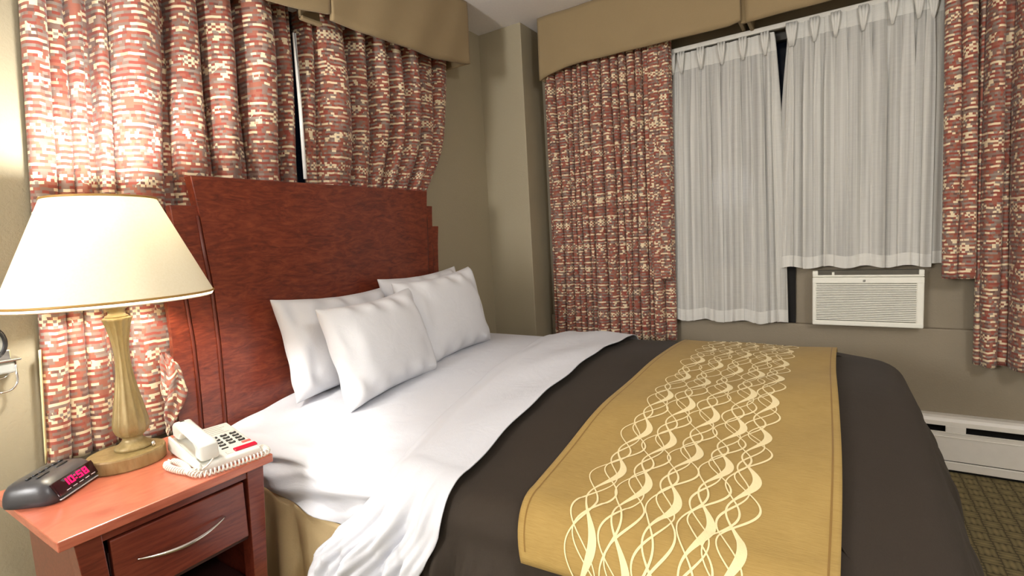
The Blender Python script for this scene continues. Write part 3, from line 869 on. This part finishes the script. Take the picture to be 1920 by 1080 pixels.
def ribbon(u0, A, lam, ph, wmin, wmax, wph, name='woven_ribbon', lift=.0062, A2=0, lam2=1, ph2=0):
    qs = np.arange(sR0+.002, sR1-.02, .006); P = []
    for q in qs:
        u = u0+A*math.sin(2*PI*q/lam+ph)+A2*math.sin(2*PI*q/lam2+ph2)
        du = A*2*PI/lam*math.cos(2*PI*q/lam+ph)/1
        slope = du*.61
        wd = (wmin+(wmax-wmin)*(.5+.5*math.sin(2*PI*q/lam+ph+wph))**2)*math.sqrt(1+slope*slope)/.61
        P.append([runner_point(q, u-wd/2, lift), runner_point(q, u, lift+.0003), runner_point(q, u+wd/2, lift)])
    link(name, grid_mesh(name, np.array(P)), 'runner_ribbon', rn)
lam = .205
for i, u0 in enumerate((.255, .375, .495, .615, .715)):
    ph = i*1.15
    ribbon(u0, .036, lam, ph, .004, .019, 0.2)                              # broad strand
    ribbon(u0+.012, .052, lam, ph+PI*.86, .003, .0055, 1.0, lift=.0066)      # thin strands looping around it
    ribbon(u0-.01, .042, lam*1.0, ph+PI*.45, .003, .005, 2.0, lift=.0064, A2=.014, lam2=.31, ph2=i)
    ribbon(u0-.03, .040, lam*.98, ph-PI*.7, .003, .005, .5, lift=.0068, A2=.010, lam2=.27, ph2=2*i)
# stitched border lines
for kk in (.028, .972):
    P = [[runner_point(q, kk-.003, .0056), runner_point(q, kk+.003, .0056)] for q in np.linspace(sR0+.02, sR1-.02, 140)]
    link('stitch_line', grid_mesh('stitch_line', np.array(P)), 'runner_seam', rn)

# ------------------------------------------------------------------ pillows
def pillow(label, loc, size, rot, seed, group=None, sag=.0):
    Wd, Ht, Th = size; n = 34; m = 28
    r = np.random.RandomState(seed); ph = r.rand(8)*6.28
    bm = bmesh.new()
    def pt(i, j, sgn):
        u = -1+2*i/n; v = -1+2*j/m
        uu = math.sin(u*PI/2)*.35+u*.65; vv = math.sin(v*PI/2)*.35+v*.65
        x = uu*Wd/2*(1-.085*(1-vv*vv)*abs(uu)**1.5); z = vv*Ht/2*(1-.11*(1-uu*uu)*abs(vv)**1.5)
        th = Th/2*(max(0, (1-abs(u)**2.6))**.62)*(max(0, (1-abs(v)**2.4))**.62)
        edge = (1-max(abs(u), abs(v)))
        wr = .011*math.sin(6*x/Wd*5+ph[0]+8*z)+.008*math.sin(34*z+16*x+ph[1])+.007*math.sin(48*x-22*z+ph[2])+.004*math.sin(70*x+50*z+ph[3])
        wk = math.exp(-((edge-.18)/.22)**2)
        th *= 1+.0
        y = sgn*(th+wr*wk*(th/(Th/2+1e-6))**.5)
        z -= sag*(1-abs(u))*0
        return (x, y, z)
    grids = []
    for sgn in (-1, 1):
        grids.append([[bm.verts.new(pt(i, j, sgn)) for j in range(m+1)] for i in range(n+1)])
    for g in grids:
        for i in range(n):
            for j in range(m): bm.faces.new((g[i][j], g[i+1][j], g[i+1][j+1], g[i][j+1]))
    bmesh.ops.remove_doubles(bm, verts=bm.verts, dist=1e-4)
    o = frombm('pillow', bm, 'white_pillow', None, True)
    o.location = loc; o.rotation_euler = rot
    o.modifiers.new('smooth', 'SUBSURF').levels = 1; o.modifiers['smooth'].render_levels = 1
    return tag(o, label, 'pillow', group)
pillow('rear white pillow nearest the lamp, leaning on the headboard', (-.235, -.245, .885), (.62, .42, .17), (-.28, .03, .05), 1)
pillow('rear white pillow farthest from the lamp, only its top corner showing', (.33, -.235, .925), (.60, .42, .16), (-.26, -.03, 0), 2)
pillow('front white pillow nearest the lamp, overlapping its neighbour', (-.27, -.51, .885), (.50, .40, .20), (-.30, -.05, .03), 3)
pillow('front white pillow farthest from the lamp, beside the grey corner', (.20, -.45, .925), (.58, .42, .19), (-.25, -.05, .02), 4)

# ------------------------------------------------------------------ bedside cabinet
NZ = .69
nx0, nx1, ny0, ny1 = -1.343, -.853, -.655, -.185
nt = thing('nightstand', 'red cherry bedside cabinet with one drawer over an open shelf', 'nightstand', (-1.098, -.42, 0))
LN = Vector((-1.098, -.42, 0))
def nb(nm, lo, hi, mat, bev=.002, par=None, **kw): return box(nm, Vector(lo)-LN, Vector(hi)-LN, mat, par or nt, bevel=bev, **kw)
def ntp(nm, poly, axis, a, b, mat, bev=.0015, par=None):
    ia, ib = {'y': (0, 2), 'x': (1, 2)}[axis]; ic = {'y': 1, 'x': 0}[axis]
    return prism(nm, [(p[0]-LN[ia], p[1]-LN[ib]) for p in poly], axis, a-LN[ic], b-LN[ic], mat, par or nt, bevel=bev)
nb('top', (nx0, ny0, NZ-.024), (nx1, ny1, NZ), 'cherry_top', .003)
yf = -.635
# tapered front legs: splayed wide at the top
ntp('leg', [(-1.312, NZ-.024), (-1.262, NZ-.024), (-1.232, .0), (-1.262, .0)], 'y', yf, yf+.05, 'cherry_wood')
ntp('leg', [(-.922, NZ-.024), (-.873, NZ-.024), (-.918, .0), (-.946, .0)], 'y', yf, yf+.05, 'cherry_wood')
ntp('side_panel', [(yf+.05, NZ-.024), (ny1-.01, NZ-.024), (ny1-.01, .0), (yf+.05, .0)], 'x', -1.288, -1.272, 'cherry_wood')
ntp('side_panel', [(yf+.05, NZ-.024), (ny1-.01, NZ-.024), (ny1-.01, .0), (yf+.05, .0)], 'x', -.915, -.899, 'cherry_wood')
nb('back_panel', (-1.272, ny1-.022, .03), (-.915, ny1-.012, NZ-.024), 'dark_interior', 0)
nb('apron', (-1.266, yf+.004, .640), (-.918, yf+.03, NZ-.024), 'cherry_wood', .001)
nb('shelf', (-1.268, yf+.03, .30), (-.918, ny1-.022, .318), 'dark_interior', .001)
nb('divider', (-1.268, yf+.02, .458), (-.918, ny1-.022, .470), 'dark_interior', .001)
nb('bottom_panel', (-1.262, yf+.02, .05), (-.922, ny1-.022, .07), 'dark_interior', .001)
dr = nb('drawer', (-1.248, yf+.003, .474), (-.934, yf+.022, .634), 'cherry_wood', .003)
nb('drawer_box', (-1.25, yf+.022, .485), (-.935, ny1-.06, .60), 'dark_interior', 0, par=dr)
# bow handle, thick in the middle and tapering to its tips
hp, hr = [], []
for k in np.linspace(0, 1, 30):
    x = -1.203+.208*k; hp.append((x-LN.x, yf-.002-.024*math.sin(PI*k)**.8-LN.y, .553-.0*k+.010*(k-.0)*0+.012*(1-math.sin(PI*k))))
    hr.append(.0016+.0040*math.sin(PI*k)**.8)
o = link('handle', tube_mesh('handle', hp, hr, 10), 'nickel', dr); o['label'] = 'slim brushed nickel bow handle'

# ------------------------------------------------------------------ bedside lamp
lx, ly = -1.068, -.315
lp = thing('table_lamp', 'antique gold fluted table lamp with a wide cream shade, switched on', 'lamp', (lx, ly, NZ))
def base_mesh():
    n = 56; P = np.zeros((n, 9, 3))
    pr = [(0, 0), (.97, 0), (1, .003), (1, .028), (.985, .032), (.9, .033), (.5, .034), (0, .034)]
    P = np.zeros((n, len(pr), 3))
    for i in range(n):
        a = 2*PI*i/n
        for j, (r, z) in enumerate(pr): P[i, j] = (-.018+.093*r*math.cos(a), -.005+.078*r*math.sin(a), z*1.25)
    me = grid_mesh('base', P, closed_u=True)
    bm = bmesh.new(); bm.from_mesh(me); bmesh.ops.remove_doubles(bm, verts=bm.verts, dist=1e-6); bmesh.ops.recalc_face_normals(bm, faces=bm.faces); bm.to_mesh(me); bm.free()
    return me
o = link('base', base_mesh(), 'antique_gold', lp, smooth=False)
o.rotation_euler.z = -.25
o = link('foot', lathe_mesh('foot', [(0, .033), (.044, .034), (.047, .038), (.046, .044), (.036, .050), (.028, .058), (.024, .066), (.028, .072), (.035, .078), (.034, .083), (0, .083)]), 'antique_gold', lp, loc=(0, 0, .0075))
col = [(0, .080), (.030, .081, 0), (.040, .090, .003), (.0455, .106, .004), (.044, .125, .004), (.037, .165, .0035), (.029, .21, .003), (.0215, .26, .0022), (.0185, .30, .002), (.0195, .34, .002), (.0235, .37, .0024), (.029, .398, .003), (.034, .416, .0035), (.0365, .422, .0035), (.030, .426, .001), (0, .426)]
link('column', lathe_mesh('column', [q if len(q) > 2 else (q[0], q[1], 0) for q in col], 84), 'antique_gold', lp)
link('neck', lathe_mesh('neck', [(0, .424), (.027, .424), (.028, .430), (.020, .434), (.019, .440), (.021, .446), (.034, .456), (.036, .461), (.033, .464), (0, .464)]), 'antique_gold', lp)
link('socket', lathe_mesh('socket', [(0, .463), (.013, .463), (.013, .58), (.017, .582), (.017, .625), (0, .625)], 24), 'gold_trim', lp)
link('switch', lathe_mesh('switch', [(0, 0), (.004, 0), (.005, .008), (.004, .016), (0, .017)], 14), 'nickel', lp, loc=(.030, -.050, .042))
bl = link('bulb', lathe_mesh('bulb', [(.031, .68), (.027, .70), (.015, .713), (0, .716)], 24), 'bulb_glow', lp)
link('bulb_base', lathe_mesh('bulb_base', [(0, .623), (.013, .625), (.015, .64), (.027, .66), (.031, .68)], 24), 'bulb_base_glow', bl)
# shade: z .478 .. .758 above the table
zb_, zt2 = .482, .757; rb, rt = .244, .128
sh = [(rb+(rt-rb)*k, zb_+(zt2-zb_)*k) for k in np.linspace(0, 1, 14)]
o = link('shade', lathe_mesh('shade', sh, 72), 'lamp_shade_cloth', lp); o['label'] = 'wide cream cone shade glowing from within'
link('lining_edge', lathe_mesh('lining_edge', [(rb-.0015, zb_+.001), (rb-.001, zb_-.005), (rb-.004, zb_-.012), (rb-.006, zb_-.006)], 72), 'shade_lining', lp)
for nm, rr, zz in (('lower_trim', rb, zb_), ('upper_trim', rt, zt2)):
    link(nm, tube_mesh(nm, [(rr*math.cos(a), rr*math.sin(a), zz) for a in np.linspace(0, 2*PI, 73)[:-1]], .0032, 8, closed=True), 'gold_trim', lp)
for a in (0, 2*PI/3, 4*PI/3):
    link('spider_arm', tube_mesh('spider_arm', [(.01*math.cos(a), .01*math.sin(a), zt2-.012), (rt*math.cos(a), rt*math.sin(a), zt2-.003)], .0016, 6), 'gold_trim', lp)
for s_ in (-1, 1):
    link('harp', tube_mesh('harp', [(s_*.016, 0, .57), (s_*.05, 0, .62), (s_*.055, 0, .68), (s_*.03, 0, .73), (0, 0, zt2-.012)], .0018, 6), 'gold_trim', lp)

# ------------------------------------------------------------------ telephone
ph_ = thing('telephone', 'ivory desk telephone with red buttons at the front corner of the bedside cabinet', 'telephone', (-.930, -.490, NZ), -.14)
ph_.scale = (.94, .90, .86)
pw, pl = .178, .285
def wedge(nm, x0, x1, y0, y1, z00, z01, z10, z11, mat, par, bev=.006):
    """box whose top slopes: z00 bottom, heights at front (y0) and back (y1)"""
    bm = bmesh.new()
    vs = [bm.verts.new(v) for v in ((x0, y0, z00), (x1, y0, z00), (x1, y1, z00), (x0, y1, z00), (x0+.004, y0+.004, z01), (x1-.004, y0+.004, z01), (x1-.004, y1-.004, z11), (x0+.004, y1-.004, z11))]
    for f in ((3, 2, 1, 0), (4, 5, 6, 7), (0, 1, 5, 4), (1, 2, 6, 5), (2, 3, 7, 6), (3, 0, 4, 7)): bm.faces.new([vs[i] for i in f])
    bmesh.ops.bevel(bm, geom=list(bm.edges), offset=bev, segments=3, profile=.5, affect='EDGES', clamp_overlap=True)
    return frombm(nm, bm, mat, par, True)
x0, x1 = -pw/2, pw/2; y0p, y1p = -pl/2, pl/2
wedge('body', x0, x1, y0p, y1p, .004, .026, .0, .054, 'ivory_plastic', ph_)
wedge('base_tray', x0+.006, x1-.006, y0p+.006, y1p-.006, 0, .008, 0, .008, 'ivory_plastic', ph_, .002)
def ptop(x, y, h=0): return (x, y, .026+(.054-.026)*(y-y0p)/pl+h)
wedge('cradle_rim', x0-.004, x0+.012, y0p+.0, y1p, .012, .036, 0, .062, 'ivory_plastic', ph_, .005)
# handset: two cups joined by an arched grip
def handset():
    xs = x0+.036
    side = [(-.128, .034), (-.076, .036), (-.067, .060), (-.045, .076), (.040, .087), (.062, .078), (.072, .058), (.122, .060), (.129, .082), (.124, .102), (.108, .113), (.060, .113), (-.060, .101), (-.108, .094), (-.126, .082)]
    bm = bmesh.new(); n = len(side); rings = []
    for x, k in ((-.023, .0), (-.021, .5), (-.015, 1), (.015, 1), (.021, .5), (.023, 0)):
        cy = sum(p[0] for p in side)/n; cz = .08
        ring = []
        for i_, (y, z) in enumerate(side):
            p0, p1 = Vector(side[i_-1]), Vector(side[(i_+1) % n]); tg = (p1-p0).normalized(); nn = Vector((-tg.y, tg.x))   # inward for a counter-clockwise outline
            q = Vector((y, z))+nn*(.006*(1-k))
            wide = 1.12 if abs(y) > .07 else .9
            ring.append(bm.verts.new((xs+x*wide, q.x, q.y)))
        rings.append(ring)
    for a, b in zip(rings[:-1], rings[1:]):
        for i_ in range(n): bm.faces.new((a[i_], a[(i_+1) % n], b[(i_+1) % n], b[i_]))
    bm.faces.new(rings[0]); bm.faces.new(rings[-1][::-1])
    h = frombm('handset', bm, 'ivory_plastic', ph_, False)
    md = h.modifiers.new('bevel', 'BEVEL'); md.width = .003; md.segments = 2; md.limit_method = 'ANGLE'; md.angle_limit = .6
    h.data.polygons.foreach_set('use_smooth', [True]*len(h.data.polygons))
    bm = bmesh.new(); box_bm(bm, (xs-.008, .094, .112), (xs+.004, .104, .1142), .0005, 1); frombm('mark', bm, 'button_black', h)
handset()
# speed-dial card and its print lines
def plate(nm, xa, xb, ya, yb, h, th, mat, par, bev=.001):
    bm = bmesh.new(); vs = []
    for (x, y) in ((xa, ya), (xb, ya), (xb, yb), (xa, yb)): vs.append(bm.verts.new(ptop(x, y, h)))
    up = [bm.verts.new(v.co+Vector((0, 0, th))) for v in vs]
    bm.faces.new(vs[::-1]); bm.faces.new(up)
    for i in range(4): bm.faces.new((vs[i], vs[(i+1) % 4], up[(i+1) % 4], up[i]))
    if bev: bmesh.ops.bevel(bm, geom=list(bm.edges), offset=bev, segments=2, profile=.5, affect='EDGES', clamp_overlap=True)
    return frombm(nm, bm, mat, par)
card = plate('card', -.010, .078, .045, .128, -.001, .0018, 'paper_label', ph_, 0)
for i in range(5): plate('print_line', -.002+.004*(i % 2), .052+.012*(i % 3 == 0), .056+.015*i, .059+.015*i, .0009, .0004, 'label_print', card, 0)
# three by four keypad, plus a bar key
for rr_ in range(4):
    for cc_ in range(3):
        xa = -.002+cc_*.028; ya = .022-rr_*.024
        k_ = plate('key', xa, xa+.019, ya, ya+.011, -.001, .0055, 'grey_key', ph_, .0015)
        plate('digit_mark', xa+.006, xa+.013, ya+.004, ya+.008, .0043, .0006, 'silver_print', k_, 0)
plate('bar_key', -.004, .015, -.073, -.068, -.001, .004, 'button_black', ph_, .001)
o = plate('message_button', .056, .082, -.072, -.060, -.001, .004, 'salmon_plastic', ph_, .0015); o['label'] = 'small salmon button'
o = plate('lamp_button', .018, .084, -.118, -.096, -.001, .007, 'red_plastic', ph_, .003); o['label'] = 'long red translucent button'
plate('front_strip', -.004, .014, -.116, -.098, -.001, .002, 'paper_label', ph_, 0)
# coiled cord lying along the front edge and looping at the left
def cord():
    R = Matrix.Rotation(-.14, 4, 'Z'); ctrl = [(x0+.04, y0p+.004, .040), (x0+.012, y0p-.004, .022), (x0-.018, y0p+.03, .012), (x0-.042, y0p+.12, .011), (x0-.036, y0p+.165, .011), (x0-.018, y0p+.16, .011), (x0-.012, y0p+.09, .012), (x0-.018, y0p+.02, .013),
            (x0-.0, y0p-.022, .011), (x0+.05, y0p-.030, .011), (x1-.05, y0p-.030, .011), (x1-.002, y0p-.024, .011), (x1+.010, y0p+.01, .011), (x1+.006, y0p+.04, .011)]
    c = np.array(ctrl); tt = np.linspace(0, len(c)-1.001, 1500)
    i = np.floor(tt).astype(int); f = (tt-i)[:, None]
    g = lambda k: c[np.clip(k, 0, len(c)-1)]
    p0, p1, p2, p3 = g(i-1), g(i), g(i+1), g(i+2)
    C = .5*((2*p1)+(-p0+p2)*f+(2*p0-5*p1+4*p2-p3)*f**2+(-p0+3*p1-3*p2+p3)*f**3)
    T = np.gradient(C, axis=0); T /= np.linalg.norm(T, axis=1)[:, None]
    N = np.cross(T, [0, 0, 1]); N /= np.linalg.norm(N, axis=1)[:, None]; B = np.cross(N, T)
    L = np.concatenate([[0], np.cumsum(np.linalg.norm(np.diff(C, axis=0), axis=1))])
    a = 2*PI*L/.0108; amp = .0080*smoothstep(.03, .06, L)[:, None]
    Hx = C+amp*(np.cos(a)[:, None]*N+np.sin(a)[:, None]*B)
    keep = [0]
    seg = np.linalg.norm(np.diff(Hx, axis=0), axis=1); cum = np.concatenate([[0], np.cumsum(seg)])
    m = int(cum[-1]/.0027); q = np.linspace(0, cum[-1], m)
    Hx = np.stack([np.interp(q, cum, Hx[:, k]) for k in range(3)], 1)
    Hx[:, 2] = np.maximum(Hx[:, 2], .0026)
    o = link('coiled_cord', tube_mesh('coiled_cord', Hx, .0026, 6), 'cord_plastic', ph_)
    o['label'] = 'white coiled handset cord'
cord()

# ------------------------------------------------------------------ clock radio
ck = thing('alarm_clock', 'dark grey clock radio with glowing red digits at the wall end of the bedside cabinet', 'clock', (-1.262, -.335, NZ), .70)
def clock():
    # local: x along the display face, -y is the display side
    n = 40; lv = [(.0, .93, 0), (.004, .99, 0), (.014, 1.0, 0), (.030, .98, .004), (.046, .93, .012), (.056, .85, .022), (.061, .74, .032), (.063, .5, .035), (.0635, .0, .035)]
    P = np.zeros((n, len(lv), 3)); a_, b_ = .088, .066
    for i in range(n):
        t = 2*PI*i/n
        for j, (z, s, dy) in enumerate(lv):
            c, q = math.cos(t), math.sin(t)
            x = a_*math.copysign(abs(c)**.42, c)*s; y = b_*math.copysign(abs(q)**.42, q)*s
            if y < 0: y += dy*.55*min(1, -y/b_*1.2)
            zz = z*(1-.12*(y/b_ > 0)*min(1, y/b_))
            P[i, j] = (x, y, zz)
    me = grid_mesh('housing', P, closed_u=True); bm = bmesh.new(); bm.from_mesh(me); bmesh.ops.remove_doubles(bm, verts=bm.verts, dist=1e-6)
    bmesh.ops.recalc_face_normals(bm, faces=bm.faces); bm.to_mesh(me); bm.free()
    link('housing', me, 'black_plastic', ck)
clock()
# display: a sloping lens let into the front
disp = bpy.data.objects.new('display', None)
tilt = .52
def dmesh(nm, lo, hi, mat, par, bev=.001):
    o = box(nm, lo, hi, mat, par, bevel=bev); return o
face = dmesh('display', (-.072, -.003, -.019), (.072, .003, .019), 'display_lens', ck, .002)
face.location = (.0, -.0585, .032); face.rotation_euler = (-tilt, 0, 0)
# red seven-segment digits 12:58 style block
segs = {'1': 'bc', '2': 'abged', '5': 'afgcd', '8': 'abcdefg', '6': 'afgedc', '3': 'abgcd', '0': 'abcdef'}
def digit(ch, ox):
    wd, hh, t = .015, .019, .0036; bm = bmesh.new()
    R = {'a': (0, hh-t, wd, hh), 'd': (0, 0, wd, t), 'g': (0, hh/2-t/2, wd, hh/2+t/2), 'f': (0, hh/2, t, hh), 'b': (wd-t, hh/2, wd, hh), 'e': (0, 0, t, hh/2), 'c': (wd-t, 0, wd, hh/2)}
    for q in segs[ch]:
        a, b, c, d = R[q]; box_bm(bm, (ox+a, -.0045, b-.006), (ox+c, -.0028, d-.006))
    return frombm('digit', bm, 'clock_digits', face)
for ch, ox in (('1', -.044), ('0', -.024), ('5', .005), ('8', .026)): digit(ch, ox)
bm = bmesh.new(); box_bm(bm, (-.0045, -.0045, -.003), (-.0005, -.0028, .001)); box_bm(bm, (-.0045, -.0045, .006), (-.0005, -.0028, .010)); frombm('colon', bm, 'clock_digits', face)
for i in range(5):
    dmesh('dial_mark', (-.048+i*.022, -.0042, -.0155), (-.034+i*.022, -.0028, -.0135), 'silver_print', face, 0)
dmesh('trim_line', (-.07, -.070, .006), (.07, -.0645, .0085), 'silver_print', ck, .001)
for i in range(6): dmesh('button', (-.062+i*.021, .004, .0615), (-.049+i*.021, .011, .0665), 'button_black', ck, .0015)
for i in range(2): dmesh('long_button', (-.058+i*.062, -.016, .0615), (-.020+i*.062, -.010, .0662), 'button_black', ck, .0015)

# ------------------------------------------------------------------ chrome holder on the wall
wb = thing('wall_bracket', 'chrome wire holder on the wall beside the curtain, at the lamp side', 'wall bracket', (-1.235, WA, 1.0))
def wtube(nm, pts, r, mat, closed=False): return link(nm, tube_mesh(nm, [(a+1.235, b-WA, c-1.0) for a, b, c in pts], r, 10, closed=closed), mat, wb)
box('back_plate', (-.06, -.008, -.03), (.016, 0, .03), 'chrome', wb, bevel=.003)
box('shelf_bar', (-.07, -.062, .0), (.026, -.006, .007), 'chrome', wb, bevel=.002)
box('clear_cup', (-.05, -.055, -.035), (.012, -.012, -.002), 'clear_plastic', wb, bevel=.006)
U = [(-1.222, .0, 1.0)]+[(-1.222, .0, .945)]+[(-1.222-.03*(1-math.cos(a)), .0, .945-.032*math.sin(a)) for a in np.linspace(.2, PI/2, 8)]+[(-1.30, .0, .913)]
wtube('wire_loop', U, .0028, 'chrome')
U2 = [(-1.232, .02, 1.0), (-1.232, .02, .97)]+[(-1.232-.025*(1-math.cos(a)), .02, .97-.02*math.sin(a)) for a in np.linspace(.2, PI/2, 8)]+[(-1.30, .02, .95)]
wtube('wire_loop', U2, .0022, 'chrome')
wtube('rim', [(-1.262+.028*math.cos(a), .012, 1.058+.042*math.sin(a)) for a in np.linspace(0, 2*PI, 41)[:-1]], .006, 'button_black', closed=True)
o = link('dish', lathe_mesh('dish', [(0, 0), (.6, 0), (1.0, .15), (1.0, .2), (0, .2)], 32), 'clear_plastic', wb)
o.scale = (.027, .041, .02); o.rotation_euler = (PI/2, 0, 0); o.location = (-.027, -.036, .058)
wtube('arm', [(-1.262, .02, 1.02), (-1.25, .03, 1.005), (-1.24, .046, 1.0)], .004, 'chrome')

# unseen globe added behind the camera as fill light
cl = thing('fill_globe', 'unseen white globe on a short ceiling rod, added as fill light', 'lamp', (-1.55, -3.2, H))
link('rim', lathe_mesh('rim', [(0, 0), (.07, 0), (.07, -.02), (.012, -.03), (.012, -.30), (0, -.30)], 32), 'nickel', cl)
link('globe', lathe_mesh('globe', [(.15*math.sin(a), -.44+.15*math.cos(a)) for a in np.linspace(0, PI, 20)], 32), 'fill_globe_glow', cl)
